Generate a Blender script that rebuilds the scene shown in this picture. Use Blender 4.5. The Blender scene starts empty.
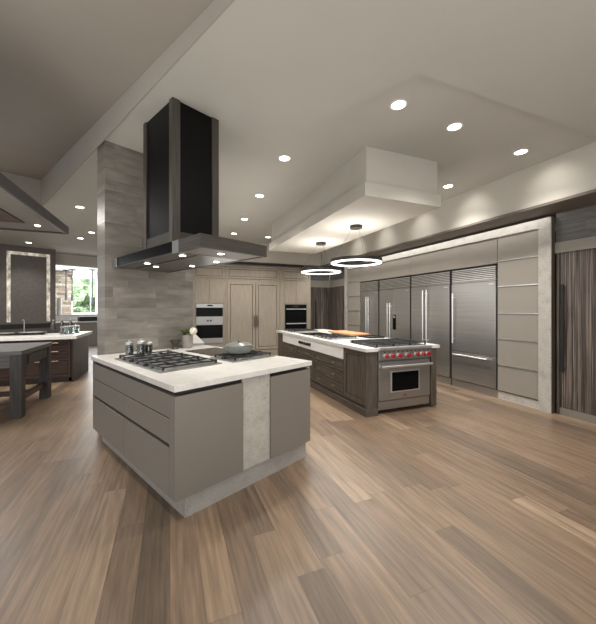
import bpy, bmesh, math, random
from mathutils import Vector, Matrix
random.seed(7)
sc = bpy.context.scene
C = sc.collection
PI = math.pi
R = math.radians
ANG = R(25.7)                      # the island and hood stand turned by this much to the fridge wall
def UI(x, y, z=0.0):
    c, s = math.cos(ANG), math.sin(ANG)
    return (x*c - y*s, x*s + y*c, z)

# ------------------------------------------------------------------ materials
def lin(c):
    return tuple(((v/255)/12.92 if v/255 <= .04045 else ((v/255+.055)/1.055)**2.4) for v in c) + (1.0,)
class G:
    def __init__(s, name):
        s.m = bpy.data.materials.new(name); s.m.use_nodes = True
        s.nt = s.m.node_tree; s.b = s.nt.nodes['Principled BSDF']
    def n(s, t, **kw):
        nd = s.nt.nodes.new(t)
        for k, v in kw.items():
            if hasattr(nd, k): setattr(nd, k, v)
            else: nd.inputs[k.replace('_', ' ')].default_value = v
        return nd
    def l(s, a, b): s.nt.links.new(a, b)
    def coord(s, scale=(1,1,1), rot=(0,0,0)):
        tc = s.n('ShaderNodeTexCoord'); mp = s.n('ShaderNodeMapping')
        mp.inputs['Scale'].default_value = scale; mp.inputs['Rotation'].default_value = rot
        s.l(tc.outputs['Object'], mp.inputs['Vector']); return mp.outputs['Vector']
    def noise(s, vec, scale=5, detail=4, rough=.55):
        nd = s.n('ShaderNodeTexNoise'); nd.inputs['Scale'].default_value = scale
        nd.inputs['Detail'].default_value = detail; nd.inputs['Roughness'].default_value = rough
        s.l(vec, nd.inputs['Vector']); return nd.outputs['Fac']
    def ramp(s, fac, stops):
        r = s.n('ShaderNodeValToRGB'); e = r.color_ramp.elements
        while len(e) < len(stops): e.new(.5)
        for el, (p, c) in zip(e, stops): el.position = p; el.color = lin(c)
        s.l(fac, r.inputs['Fac']); return r.outputs['Color']
    def math(s, op, a, b=None):
        nd = s.n('ShaderNodeMath', operation=op)
        for i, v in enumerate((a, b)):
            if v is None: continue
            if isinstance(v, (int, float)): nd.inputs[i].default_value = v
            else: s.l(v, nd.inputs[i])
        return nd.outputs[0]
    def mix(s, fac, a, b, mode='MIX'):
        nd = s.n('ShaderNodeMix', data_type='RGBA', blend_type=mode)
        for sock, v in ((nd.inputs[0], fac), (nd.inputs[6], a), (nd.inputs[7], b)):
            if isinstance(v, (int, float)): sock.default_value = v
            elif isinstance(v, tuple): sock.default_value = v
            else: s.l(v, sock)
        return nd.outputs[2]
    def bump(s, h, st=.1, d=.01):
        nd = s.n('ShaderNodeBump'); nd.inputs['Strength'].default_value = st; nd.inputs['Distance'].default_value = d
        s.l(h, nd.inputs['Height']); s.l(nd.outputs['Normal'], s.b.inputs['Normal'])

def plain(name, col, rough=.5, metal=0, var=.06, scale=8, coat=0, spec=None):
    g = G(name); f = g.noise(g.coord(), scale, 3)
    a = tuple(min(255, c*(1-var)) for c in col); b = tuple(min(255, c*(1+var)) for c in col)
    g.l(g.ramp(f, [(.3, a), (.7, b)]), g.b.inputs['Base Color'])
    g.b.inputs['Roughness'].default_value = rough; g.b.inputs['Metallic'].default_value = metal
    g.b.inputs['Coat Weight'].default_value = coat
    if spec is not None: g.b.inputs['Specular IOR Level'].default_value = spec
    return g.m
def wood(name, dark, light, scale=(30, 30, 1.5), rough=.5, seed=0):
    g = G(name); v = g.coord(scale)
    f = g.noise(v, 1.0, 6, .62); g.l(g.ramp(f, [(.3, dark), (.72, light)]), g.b.inputs['Base Color'])
    g.b.inputs['Roughness'].default_value = rough; g.bump(f, .12, .004); return g.m
def steel(name, col=(150, 149, 147), scale=(2, 2, 160), rough=.34, metal=.92):
    g = G(name); f = g.noise(g.coord(scale), 1.0, 5, .6)
    a = tuple(c*.95 for c in col); b = tuple(min(255, c*1.04) for c in col)
    g.l(g.ramp(f, [(.3, a), (.7, b)]), g.b.inputs['Base Color'])
    g.b.inputs['Metallic'].default_value = metal
    g.l(g.math('MULTIPLY_ADD', f, .10), g.b.inputs['Roughness'])
    nd = g.b.inputs['Roughness'].links[0].from_node; nd.inputs[2].default_value = rough-.05
    return g.m
def stone(name, base, vein, dark, scale=1.0, rough=.35):
    g = G(name); v = g.coord()
    f = g.noise(v, 9*scale, 8, .7); f2 = g.noise(v, 70*scale, 3, .6)
    c = g.ramp(f, [(.28, vein), (.5, base), (.75, tuple(min(255, x*1.05) for x in base))])
    d = g.ramp(f2, [(.36, (255, 255, 255)), (.30, (255, 255, 255))])
    m = g.ramp(f2, [(.33, (215, 215, 215)), (.43, (0, 0, 0))])
    g.l(g.mix(m, c, lin(dark)), g.b.inputs['Base Color'])
    g.b.inputs['Roughness'].default_value = rough; return g.m
def tiles(name, cols, row, length, plane='xz', rough=.55, seam=.006, grain=(3, 60), seamdark=.55, bumpst=.15, vertical=False):
    """running rows of random-toned planks or tiles; plane = (along, across) axes of the object"""
    g = G(name); tc = g.n('ShaderNodeTexCoord'); sp = g.n('ShaderNodeSeparateXYZ'); g.l(tc.outputs['Object'], sp.inputs[0])
    ax = {'x': 0, 'y': 1, 'z': 2}
    U = sp.outputs[ax[plane[0]]]; V = sp.outputs[ax[plane[1]]]
    v = g.math('DIVIDE', V, row); ri = g.math('FLOOR', v); rf = g.math('FRACT', v)
    wn = g.n('ShaderNodeTexWhiteNoise', noise_dimensions='1D'); g.l(ri, wn.inputs['W'])
    u = g.math('ADD', g.math('DIVIDE', U, length), g.math('MULTIPLY', wn.outputs['Value'], 7.3))
    ui = g.math('FLOOR', u); uf = g.math('FRACT', u)
    cmb = g.n('ShaderNodeCombineXYZ'); g.l(ri, cmb.inputs[0]); g.l(ui, cmb.inputs[1])
    w2 = g.n('ShaderNodeTexWhiteNoise', noise_dimensions='3D'); g.l(cmb.outputs[0], w2.inputs['Vector'])
    n = len(cols); col = g.ramp(w2.outputs['Value'], [(i/(n-1), c) for i, c in enumerate(cols)])
    gv = g.n('ShaderNodeCombineXYZ')
    g.l(g.math('MULTIPLY', U, grain[0]), gv.inputs[0]); g.l(g.math('MULTIPLY', V, grain[1]), gv.inputs[1])
    g.l(g.math('MULTIPLY', w2.outputs['Value'], 40), gv.inputs[2])
    gr = g.noise(gv.outputs[0], 1.0, 6, .6)
    shade = g.ramp(gr, [(.28, (135, 135, 135)), (.72, (255, 255, 255))])
    col = g.mix(.75, col, shade, 'MULTIPLY')
    e1 = g.math('LESS_THAN', rf, seam/row); e2 = g.math('LESS_THAN', uf, seam/length)
    e = g.math('MAXIMUM', e1, e2)
    col = g.mix(g.math('MULTIPLY', e, seamdark), col, lin((40, 36, 32)))
    g.l(col, g.b.inputs['Base Color']); g.b.inputs['Roughness'].default_value = rough
    g.bump(g.math('SUBTRACT', gr, e), bumpst, .002)
    return g.m
def zebra(name, axis='y'):
    g = G(name)
    sc1 = {'y': (1, 26, .4), 'x': (26, 1, .4)}[axis]
    f = g.noise(g.coord(sc1), 1.0, 5, .62)
    f2 = g.noise(g.coord(tuple(k*4.5 for k in sc1[:2])+(.5,)), 1.0, 2, .5)
    c = g.ramp(f, [(.32, (30, 25, 23)), (.42, (72, 62, 56)), (.48, (36, 30, 28)), (.56, (100, 89, 81)), (.64, (44, 37, 33))])
    s = g.ramp(f2, [(.59, (0, 0, 0)), (.66, (205, 205, 205))])
    g.l(g.mix(s, c, lin((182, 170, 158))), g.b.inputs['Base Color'])
    g.b.inputs['Roughness'].default_value = .42; return g.m
def emit(name, col, st):
    g = G(name); f = g.noise(g.coord(), 4, 1)
    g.l(g.ramp(f, [(.2, tuple(c*.97 for c in col)), (.8, col)]), g.b.inputs['Emission Color'])
    g.b.inputs['Base Color'].default_value = lin(col); g.b.inputs['Emission Strength'].default_value = st; return g.m
def glass(name, col=(235, 240, 240), rough=.02):
    g = G(name); f = g.noise(g.coord(), 3, 1)
    g.l(g.ramp(f, [(.3, tuple(c*.96 for c in col)), (.7, col)]), g.b.inputs['Base Color'])
    g.b.inputs['Transmission Weight'].default_value = 1; g.b.inputs['Roughness'].default_value = rough; return g.m

M = {}
M['floor'] = tiles('floor_oak', [(105, 88, 72), (145, 122, 99), (126, 104, 84), (159, 136, 112), (117, 98, 80), (139, 116, 95), (100, 85, 70), (152, 128, 104)], .165, 1.7, 'yx', .36, .003, (2.2, 34), .5, .08)
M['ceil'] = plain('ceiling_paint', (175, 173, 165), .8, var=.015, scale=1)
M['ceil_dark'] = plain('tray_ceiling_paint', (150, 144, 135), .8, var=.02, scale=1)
M['wallp'] = plain('wall_paint', (178, 173, 163), .75, var=.015, scale=1)
M['cornice'] = plain('cornice_paint', (92, 83, 74), .6, var=.03)
M['tile_x'] = tiles('column_tile', [(124, 118, 110), (142, 136, 127), (132, 126, 117), (152, 145, 136), (136, 129, 121)], .125, .5, 'xz', .42, .002, (2.5, 7), .25, .04)
M['tile_y'] = tiles('brick_tile', [(92, 90, 89), (118, 115, 112), (104, 101, 99), (126, 122, 118)], .15, .5, 'yz', .45, .003, (1.5, 22), .35, .05)
M['tile_bx'] = tiles('brick_tile_back', [(92, 90, 89), (118, 115, 112), (104, 101, 99), (126, 122, 118)], .15, .5, 'xz', .45, .003, (1.5, 22), .35, .05)
M['taupe'] = plain('taupe_lacquer', (113, 107, 99), .42, var=.01, scale=2)
M['taupe_l'] = plain('pale_taupe_lacquer', (132, 126, 117), .4, var=.01, scale=2)
M['recess'] = plain('black_channel', (26, 23, 21), .5, var=.1)
M['quartz'] = stone('white_quartz', (196, 193, 187), (184, 181, 175), (180, 177, 171), 1.0, .3)
M['stone'] = stone('speckled_stone', (164, 159, 151), (142, 137, 129), (118, 113, 106), .9, .45)
M['plinth'] = stone('brushed_stone', (146, 142, 136), (132, 128, 122), (126, 122, 116), .7, .4)
M['oakgrey'] = wood('grey_oak', (52, 45, 39), (90, 81, 71), (34, 34, 2.2), .5)
M['oakgrey_h'] = wood('grey_oak_flat', (52, 45, 39), (92, 83, 73), (2.2, 2.2, 34), .5)
M['hoodwood'] = wood('hood_oak', (38, 34, 30), (66, 60, 54), (3, 3, 60), .5)
M['hoodwood_v'] = wood('hood_oak_upright', (46, 41, 37), (76, 69, 62), (60, 60, 3), .5)
M['blackmetal'] = plain('black_metal', (9, 9, 10), .45, var=.05, spec=.15)
M['pale'] = wood('pale_oak', (130, 120, 106), (154, 144, 129), (40, 40, 2.5), .5)
M['groove'] = plain('groove_shadow', (58, 49, 41), .7)
M['steel'] = steel('brushed_steel', (168, 167, 164))
M['steel_f'] = steel('fridge_steel', (176, 175, 172), (1.0, .8, 40), .36)
M['hoodsteel'] = steel('hood_steel', (112, 110, 107), (60, 2, 60), .3)
M['steel_l'] = steel('polished_steel', (226, 225, 222), (3, 3, 3), .3)
M['iron'] = plain('cast_iron', (30, 30, 31), .45, var=.15, scale=40)
M['dark'] = plain('dark_gap', (18, 17, 17), .6)
M['blackglass'] = plain('black_glass', (9, 9, 10), .22, var=.02, spec=.09)
M['hobglass'] = plain('hob_glass', (40, 34, 30), .15, var=.02)
M['red'] = plain('red_knob', (146, 18, 30), .3, var=.04, coat=.3)
M['zebra'] = zebra('zebra_wood', 'y')
M['zebra_x'] = zebra('zebra_wood_back', 'x')
M['brass'] = steel('aged_brass', (170, 150, 118), (30, 30, 30), .35)
M['bronze'] = steel('bronze', (120, 104, 90), (30, 30, 30), .4)
M['board'] = wood('maple_board', (160, 116, 76), (188, 144, 100), (2, 40, 40), .5)
M['celadon'] = plain('grey_enamel', (112, 115, 110), .3, var=.03, coat=.4)
M['glass'] = glass('clear_glass')
M['spice'] = plain('dark_spice', (52, 42, 36), .6, var=.2, scale=60)
M['leaf'] = plain('leaf', (84, 96, 48), .55, var=.3, scale=30)
M['petal'] = plain('petal', (236, 230, 214), .6, var=.03)
M['vase'] = plain('stoneware', (142, 137, 130), .4, var=.05)
M['pot'] = plain('dark_pot', (54, 48, 42), .3, var=.1)
M['table'] = wood('weathered_wood', (28, 25, 23), (66, 61, 58), (26, 26, 2.2), .55)
M['table_h'] = wood('weathered_top', (56, 53, 52), (98, 94, 92), (2, 26, 26), .45)
M['walnut'] = wood('dark_walnut', (30, 18, 13), (60, 36, 26), (2, 26, 26), .4)
M['walnut_v'] = wood('dark_walnut_upright', (30, 17, 12), (52, 31, 23), (26, 26, 2), .4)
M['panel'] = plain('charcoal_felt', (98, 92, 88), .75, var=.06, scale=12)
M['led'] = emit('led_white', (255, 250, 240), 9)
g = G('led_warm'); f = g.noise(g.coord((1, 1, .6)), 9, 5)
cc = g.ramp(f, [(.3, (120, 112, 100)), (.5, (190, 182, 168)), (.7, (235, 228, 214))]); g.l(cc, g.b.inputs['Emission Color']); g.l(cc, g.b.inputs['Base Color']); g.b.inputs['Emission Strength'].default_value = .38; M['ledwarm'] = g.m
M['ring'] = emit('ring_led', (255, 250, 242), 2.6)
M['ringblack'] = plain('ring_black', (36, 32, 29), .45, var=.1)
M['white'] = plain('white_plaster', (226, 224, 220), .7, var=.01)
M['hood2'] = plain('charcoal_steel', (74, 72, 74), .4, .3, .05)
M['hood2b'] = plain('hood_underside', (112, 108, 101), .5, var=.02)
M['brownpanel'] = plain('brown_panel', (70, 52, 42), .5, var=.05)
M['rubble'] = tiles('ledge_stone', [(120, 104, 86), (178, 166, 150), (150, 134, 114), (196, 186, 172), (98, 84, 70)], .12, .42, 'xz', .8, .012, (6, 14), .6, .5)
M['foliage'] = plain('foliage', (104, 122, 92), .7, var=.5, scale=9)
M['porcelain'] = plain('porcelain', (214, 212, 208), .3, var=.02)

# ------------------------------------------------------------------ mesh builder
class MB:
    def __init__(s): s.bm = bmesh.new()
    def box(s, x0, x1, y0, y1, z0, z1, bev=0):
        m = Matrix.Translation(((x0+x1)/2, (y0+y1)/2, (z0+z1)/2)) @ Matrix.Diagonal((abs(x1-x0), abs(y1-y0), abs(z1-z0), 1))
        r = bmesh.ops.create_cube(s.bm, size=1, matrix=m)
        if bev:
            es = {e for v in r['verts'] for e in v.link_edges}
            bmesh.ops.bevel(s.bm, geom=list(es), offset=bev, segments=2, profile=.6, affect='EDGES')
        return s
    def cyl(s, c, r, h, axis='z', r2=None, seg=24, bev=0):
        m = Matrix.Translation(c)
        if axis == 'x': m = m @ Matrix.Rotation(PI/2, 4, 'Y')
        if axis == 'y': m = m @ Matrix.Rotation(-PI/2, 4, 'X')
        m = m @ Matrix.Translation((0, 0, h/2))
        bmesh.ops.create_cone(s.bm, cap_ends=True, segments=seg, radius1=r, radius2=r if r2 is None else r2, depth=h, matrix=m)
        return s
    def lathe(s, prof, c=(0, 0, 0), seg=28, sx=1, sy=1):
        rings = []
        for r, z in prof:
            if r < 1e-5: rings.append([s.bm.verts.new((c[0], c[1], c[2]+z))])
            else: rings.append([s.bm.verts.new((c[0]+sx*r*math.cos(2*PI*i/seg), c[1]+sy*r*math.sin(2*PI*i/seg), c[2]+z)) for i in range(seg)])
        for a, b in zip(rings, rings[1:]):
            for i in range(seg):
                j = (i+1) % seg
                if len(a) == 1 and len(b) == 1: continue
                if len(a) == 1: s.bm.faces.new((a[0], b[j], b[i]))
                elif len(b) == 1: s.bm.faces.new((a[i], a[j], b[0]))
                else: s.bm.faces.new((a[i], a[j], b[j], b[i]))
        return s
    def tube(s, pts, r, seg=10):
        pts = [Vector(p) for p in pts]; rings = []
        for i, p in enumerate(pts):
            t = (pts[min(i+1, len(pts)-1)] - pts[max(i-1, 0)]).normalized()
            up = Vector((0, 0, 1)) if abs(t.z) < .9 else Vector((1, 0, 0))
            a = t.cross(up).normalized(); b = t.cross(a)
            rings.append([s.bm.verts.new(p + r*(a*math.cos(2*PI*k/seg) + b*math.sin(2*PI*k/seg))) for k in range(seg)])
        for a, b in zip(rings, rings[1:]):
            for k in range(seg): s.bm.faces.new((a[k], a[(k+1) % seg], b[(k+1) % seg], b[k]))
        s.bm.faces.new(rings[0][::-1]); s.bm.faces.new(rings[-1]); return s
    def prism(s, poly, z0, z1):
        a = [s.bm.verts.new((x, y, z0)) for x, y in poly]; b = [s.bm.verts.new((x, y, z1)) for x, y in poly]
        s.bm.faces.new(a[::-1]); s.bm.faces.new(b)
        for i in range(len(poly)):
            j = (i+1) % len(poly); s.bm.faces.new((a[i], a[j], b[j], b[i]))
        return s
    def ring(s, c, r0, r1, z0, z1, seg=64):
        return s.lathe([(r0, z0), (r1, z0), (r1, z1), (r0, z1), (r0, z0)], c, seg)
    def build(s, name, mat, parent=None, smooth=False, loc=None, rz=None):
        bmesh.ops.recalc_face_normals(s.bm, faces=s.bm.faces)
        me = bpy.data.meshes.new(name); s.bm.to_mesh(me); s.bm.free()
        me.materials.append(M[mat] if isinstance(mat, str) else mat)
        if smooth:
            me.shade_smooth()
            try: me.set_sharp_from_angle(angle=R(35))
            except Exception: pass
        o = bpy.data.objects.new(name, me); C.objects.link(o)
        if parent: o.parent = parent
        if loc: o.location = loc
        if rz is not None: o.rotation_euler = (0, 0, rz)
        return o
def bx(name, mat, parent, *d, bev=0, **k): return MB().box(*d, bev=bev).build(name, mat, parent, **k)
def tag(o, label, cat, group=None, kind=None):
    o['label'] = label; o['category'] = cat
    if group: o['group'] = group
    if kind: o['kind'] = kind
    return o
def thing(name, label, cat, loc=(0, 0, 0), rz=0, group=None):
    o = bpy.data.objects.new(name, None); C.objects.link(o); o.location = loc; o.rotation_euler = (0, 0, rz)
    o.empty_display_size = .1
    return tag(o, label, cat, group)
def struct(o, label=None, cat=None):
    o['kind'] = 'structure'
    if label: o['label'] = label; o['category'] = cat
    return o
def dup(root, loc, rz, label, group=None):
    r = root.copy(); C.objects.link(r); r.location = loc; r.rotation_euler = (0, 0, rz); r['label'] = label
    if group: r['group'] = group
    for ch in list(root.children):
        c = ch.copy(); C.objects.link(c); c.parent = r
        for g in list(ch.children):
            d = g.copy(); C.objects.link(d); d.parent = c
    return r
def framed(parent, name, mat, x0, x1, z0, z1, y, t=.02, stile=.06, inset=.008, facing='-y', gm='groove'):
    """a shaker front facing -y (or -x with facing): frame with an inset panel and a dark shadow line"""
    m = MB(); g_ = .014 if mat == 'pale' else .007
    def b(u0, u1, w0, w1, d0, d1):
        if facing == '-y': m.box(u0, u1, y+d0, y+d1, w0, w1)
        elif facing == '-x': m.box(y+d0, y+d1, u0, u1, w0, w1)
    b(x0, x1, z0, z0+stile, 0, t); b(x0, x1, z1-stile, z1, 0, t)
    b(x0, x0+stile, z0+stile, z1-stile, 0, t); b(x1-stile, x1, z0+stile, z1-stile, 0, t)
    b(x0+stile+g_, x1-stile-g_, z0+stile+g_, z1-stile-g_, inset, t)
    o = m.build(name, mat, parent)
    m = MB(); b(x0+stile, x1-stile, z0+stile, z1-stile, t-.003, t+.002); m.build('shadow_gap', gm, o)
    return o

# ------------------------------------------------------------------ setting
struct(MB().box(-12, 7, -6, 26, -.1, 0).build('floor', 'floor'), 'wide plank oak floor in mixed browns', 'floor')
H = 3.44
def PU(*pts): return [UI(x, y)[:2] for x, y in pts]
struct(MB().prism(PU((1.2, 7.766)) + PU((1.2, -3.2)) + [(6.2, -4), (6.2, 10.4), (0, 10.4)] + PU((5.2, 13.9), (-4, 13.9), (-4, 7.766)), H, H+.12).build('ceiling', 'ceil'), 'greige painted ceiling with recessed lights', 'ceiling')
# near, slightly lower ceiling field
struct(MB().prism([UI(1.2, 3.38)[:2], UI(1.5, 3.45)[:2], (.628, 4.536), (1.321, 3.207), (1.91, 2.04), (4.6, 2.04), (4.6, -3.4), UI(1.2, -3)[:2]], 3.415, H).build('ceiling', 'ceil'), 'lower ceiling field above the camera side of the kitchen', 'ceiling')
# vaulted tray on the left: sloping lid and the pale fascia along its edge
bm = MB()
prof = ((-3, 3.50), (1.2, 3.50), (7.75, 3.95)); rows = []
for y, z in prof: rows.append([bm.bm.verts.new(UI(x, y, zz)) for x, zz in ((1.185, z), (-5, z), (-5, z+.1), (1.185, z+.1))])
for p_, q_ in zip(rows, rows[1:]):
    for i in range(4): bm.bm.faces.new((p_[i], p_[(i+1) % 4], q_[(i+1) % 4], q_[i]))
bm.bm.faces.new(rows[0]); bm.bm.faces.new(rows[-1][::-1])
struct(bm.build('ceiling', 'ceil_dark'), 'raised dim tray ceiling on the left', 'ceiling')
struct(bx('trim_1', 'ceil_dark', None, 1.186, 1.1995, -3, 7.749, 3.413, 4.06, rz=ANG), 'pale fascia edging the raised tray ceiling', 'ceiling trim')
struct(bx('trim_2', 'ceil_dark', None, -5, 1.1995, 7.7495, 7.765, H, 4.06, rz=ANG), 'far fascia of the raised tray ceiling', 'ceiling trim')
# ceiling box hanging over the range island
cb = MB().box(2.185, 3.30, 3.225, 7.05, 2.99, H); 
cb.box(2.14, 3.32, 3.18, 7.09, 2.83, 2.99)
struct(cb.build('ceiling', 'wallp'), 'dropped rectangular ceiling box above the range island', 'ceiling')
# right wall: soffit, cornice, brick, beam
struct(bx('wall_right', 'wallp', None, 5.76, 5.9, -4, 10.3, 0, H))
struct(bx('wall_right', 'wallp', None, 4.6, 5.76, -4, 9.34, 2.88, H), 'pale upper wall with light scallops above the refrigerators', 'wall')
struct(bx('trim_3', 'cornice', None, 4.57, 5.12, -4, 9.34, 2.845, 2.88), 'dark cornice shelf above the refrigerator wall', 'cornice')
struct(bx('wall_right', 'tile_y', None, 5.125, 5.76, -3, 2.835, 2.43, 2.88), 'grey tile band above the dark striped wood door', 'wall')
struct(bx('wall_right', 'tile_y', None, 5.125, 5.76, 8.6, 9.75, 2.43, 2.88))
struct(bx('trim_4', 'taupe_l', None, 5.10, 5.76, -3, 2.835, 2.28, 2.43), 'pale beam above the dark striped wood door', 'trim')
struct(bx('trim_5', 'taupe_l', None, 5.10, 5.76, 8.6, 9.72, 2.20, 2.43))
# back wall
struct(bx('wall_back', 'wallp', None, -1.45, 5.76, 9.36, 10.3, 2.88, H), 'beige wall above the tall back cabinets', 'wall')
struct(bx('wall_back', 'wallp', None, -1.45, 4.25, 9.95, 10.1, 0, 2.88))
struct(bx('wall_back', 'tile_bx', None, 4.22, 5.125, 9.76, 9.95, 2.43, 2.88))
struct(bx('trim_6', 'taupe_l', None, 4.22, 5.10, 9.72, 9.95, 2.20, 2.43))
# zebra wood doors
def zdoor(name, label, x, y0, y1, z1, seams, hy, hz0, hz1):
    o = thing(name, label, 'door', (x, 0, 0)); o['kind'] = 'structure'
    ys = [y0] + seams + [y1]
    for a, b in zip(ys, ys[1:]): bx('door_panel', 'zebra', o, .02, .06, a+.002, b-.002, .1, z1)
    bx('door_frame', 'oakgrey', o, -.005, .07, y1, y1+.03, 0, z1)
    bx('kick_plate', 'taupe', o, .01, .07, y0, y1, 0, .098)
    h = MB().box(-.02, .0, hy-.016, hy+.016, hz0, hz1, .004); h.box(0, .02, hy-.012, hy+.012, hz0+.03, hz0+.07); h.box(0, .02, hy-.012, hy+.012, hz1-.07, hz1-.03)
    h.build('door_handle', 'dark', o)
    return o
zdoor('door_1', 'dark streaked zebra wood door with a long black pull at the right edge of the photo', 5.10, -2.6, 2.78, 2.28, [.6, 1.9], 2.735, .6, 1.83)
zdoor('door_2', 'small strip of streaked zebra wood door in the far corner beside the stone frame', 5.10, 8.62, 9.70, 2.20, [9.1], 8.7, .7, 1.7)
o = thing('door_3', 'streaked zebra wood door in the far corner right of the black ovens', 'door', (0, 9.72, 0)); o['kind'] = 'structure'
for a, b in ((4.23, 4.6), (4.6, 5.1)): bx('door_panel', 'zebra_x', o, a+.002, b-.002, .0, .05, .1, 2.2)
bx('kick_plate', 'taupe', o, 4.23, 5.1, .005, .05, 0, .098)
h = MB().box(4.56, 4.585, -.03, -.012, .75, 1.75, .004); h.box(4.565, 4.58, -.012, 0, .8, .84); h.box(4.565, 4.58, -.012, 0, 1.66, 1.7); h.build('door_handle', 'dark', o)
# tiled pier behind the island
struct(bx('wall_center', 'tile_x', None, 0, 1.11, 0, .275, 0, H, loc=UI(1.216, 4.125), rz=ANG), 'tall grey tiled pier behind the cooktop island', 'wall')

# ------------------------------------------------------------------ refrigerator wall
FX = 5.05
fr = thing('stone_surround', 'speckled grey stone surround framing the whole refrigerator wall', 'surround', (FX, 0, 0))
bx('side_jamb', 'stone', fr, -.03, .06, 2.841, 3.008, 0, 2.80, bev=.002)
bx('side_jamb', 'stone', fr, -.03, .06, 8.46, 8.593, 0, 2.80, bev=.002)
bx('header', 'stone', fr, -.03, .06, 3.0085, 8.4595, 2.67, 2.80, bev=.002)
bx('return_panel', 'oakgrey', fr, -.012, .069, 2.8405, 2.841, 0, 2.80)
ucab = thing('overhead_cabinet', 'row of long taupe cabinet fronts above the refrigerators', 'cabinet', (FX, 0, 0))
bx('carcass', 'dark', ucab, .035, .65, 3.66, 7.755, 2.25, 2.665)
for a, b in ((3.662, 5.718), (5.722, 7.757)): bx('cabinet_front', 'taupe_l', ucab, .0, .03, a, b, 2.245, 2.665, bev=.002)
seams = [2.665, 2.266, 1.848, 1.41, .99, .555, .13]
def stack(y0, y1, label):
    t = thing('drawer_tower', label, 'cabinet', (FX, y0, 0)); w = y1-y0
    bx('carcass', 'dark', t, .034, .65, .0, w, .13, 2.665)
    for a, b in zip(seams[1:], seams):
        d = bx('drawer', 'taupe_l', t, 0, .03, .003, w-.003, a+.012, b-.001, bev=.002)
        bx('edge_pull', 'steel_l', d, -.012, .028, .003, w-.003, b-.0, b+.010)
    k = bx('toe_grille', 'stone', t, .012, .04, 0, w, .012, .118)
    bx('grille_trim', 'steel_l', k, .004, .03, 0, w, .118, .127); bx('grille_trim', 'steel_l', k, .004, .03, 0, w, .0, .012)
    return t
stack(3.012, 3.655, 'stack of taupe drawer fronts between the nearest refrigerator and the stone jamb')
stack(7.76, 8.455, 'narrow stack of taupe drawer fronts left of the farthest refrigerator')
def bar(parent, x, y, z0, z1, r=.014):
    m = MB().tube([(x, y, z0), (x, y, z1)], r, 12); m.tube([(x, y, z0+.08), (x+.06, y, z0+.08)], r*.7, 8); m.tube([(x, y, z1-.08), (x+.06, y, z1-.08)], r*.7, 8)
    return m.build('handle', 'steel_l', parent, True)
def fridge(y0, y1, label, split=None, drawer=False, handles=(), disp=False):
    t = thing('refrigerator', label, 'refrigerator', (FX, y0, 0), 0, 'built-in refrigerators'); w = y1-y0
    bx('body', 'dark', t, .03, .65, 0.003, w-.003, .0, 2.235)
    bx('toe_kick', 'steel_f', t, .018, .06, .0, w, .0, .135)
    gx = bx('grille_frame', 'steel_f', t, -.005, .03, .015, w-.015, 1.965, 1.99); 
    for i in range(7):
        z = 1.995+i*.032
        m = MB(); m.box(-.012, .014, .018, w-.018, z, z+.019, .003); m.build('louver', 'steel_l', t)
    bz = .69 if drawer else .15
    doors = [(.015, w-.015)] if split is None else [(.015, split-.004), (split+.004, w-.015)]
    ds = [bx('door', 'steel_f', t, -.012, .03, a, b, bz, 1.955, bev=.004) for a, b in doors]
    for i, (hy, z0, z1) in enumerate(handles): bar(ds[min(i, len(ds)-1)], -.07, hy, z0, z1)
    if drawer:
        d = bx('freezer_drawer', 'steel_f', t, -.012, .03, .015, w-.015, .15, .68, bev=.004)
        m = MB().tube([(-.06, .14, .625), (-.06, w-.09, .625)], .014, 12); m.tube([(-.06, .2, .625), (-.012, .2, .625)], .009, 8); m.tube([(-.06, w-.15, .625), (-.012, w-.15, .625)], .009, 8)
        m.build('handle', 'steel_l', d, True)
    if disp:
        q = bx('water_dispenser', 'blackglass', ds[0], -.02, -.0121, disp-.055, disp+.055, .98, 1.34, bev=.003)
        bx('display', 'steel_l', q, -.022, -.0201, disp-.035, disp+.035, 1.26, 1.31)
    bx('badge', 'steel_l', ds[0], -.0145, -.0121, .05, .14, 1.90, 1.915)
    return t
W = [(3.662, 4.585), (4.61, 5.69), (5.71, 6.86), (6.89, 7.745)]
fridge(*W[0], 'nearest steel refrigerator with one tall door over a freezer drawer', None, True, [(.84, .84, 1.78)])
fridge(*W[1], 'steel refrigerator second from the nearest, two full-height doors with paired centre handles', .61, False, [(.56, .75, 1.88), (.66, .75, 1.88)])
fridge(*W[2], 'steel refrigerator with black water dispenser in its door, third from the nearest', .60, False, [(.745, .55, 1.62), (.65, .55, 1.62)], .54)
fridge(*W[3], 'farthest and narrowest steel refrigerator with two doors and paired handles', .43, False, [(.38, .6, 1.80), (.48, .6, 1.80)])

# ------------------------------------------------------------------ back cabinets
BY = 9.3
t = thing('oven_cabinet', 'pale wood tall cabinet holding the steel double oven', 'cabinet', (0, BY, 0))
bx('carcass', 'pale', t, .60, 1.498, .022, .62, 0, 2.70)
framed(t, 'cabinet_door', 'pale', .63, 1.46, 2.36, 2.69, 0, stile=.05)
for a, b in ((.66, 1.045), (1.053, 1.455)): bx('cabinet_door', 'pale', t, a, b, .004, .022, 1.64, 2.275)
bx('cabinet_door', 'pale', t, .66, 1.455, .004, .022, .12, .49)
bx('crown', 'pale', t, .58, 1.498, -.03, .3, 2.70, 2.745, bev=.006)
t = thing('panelled_refrigerator_cabinet', 'wide pale wood cabinet with two tall doors sharing a bronze pull', 'cabinet', (0, BY, 0))
bx('carcass', 'pale', t, 1.502, 3.158, .022, .62, 0, 2.70)
framed(t, 'cabinet_door', 'pale', 1.55, 3.12, 2.37, 2.69, 0, stile=.05)
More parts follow.
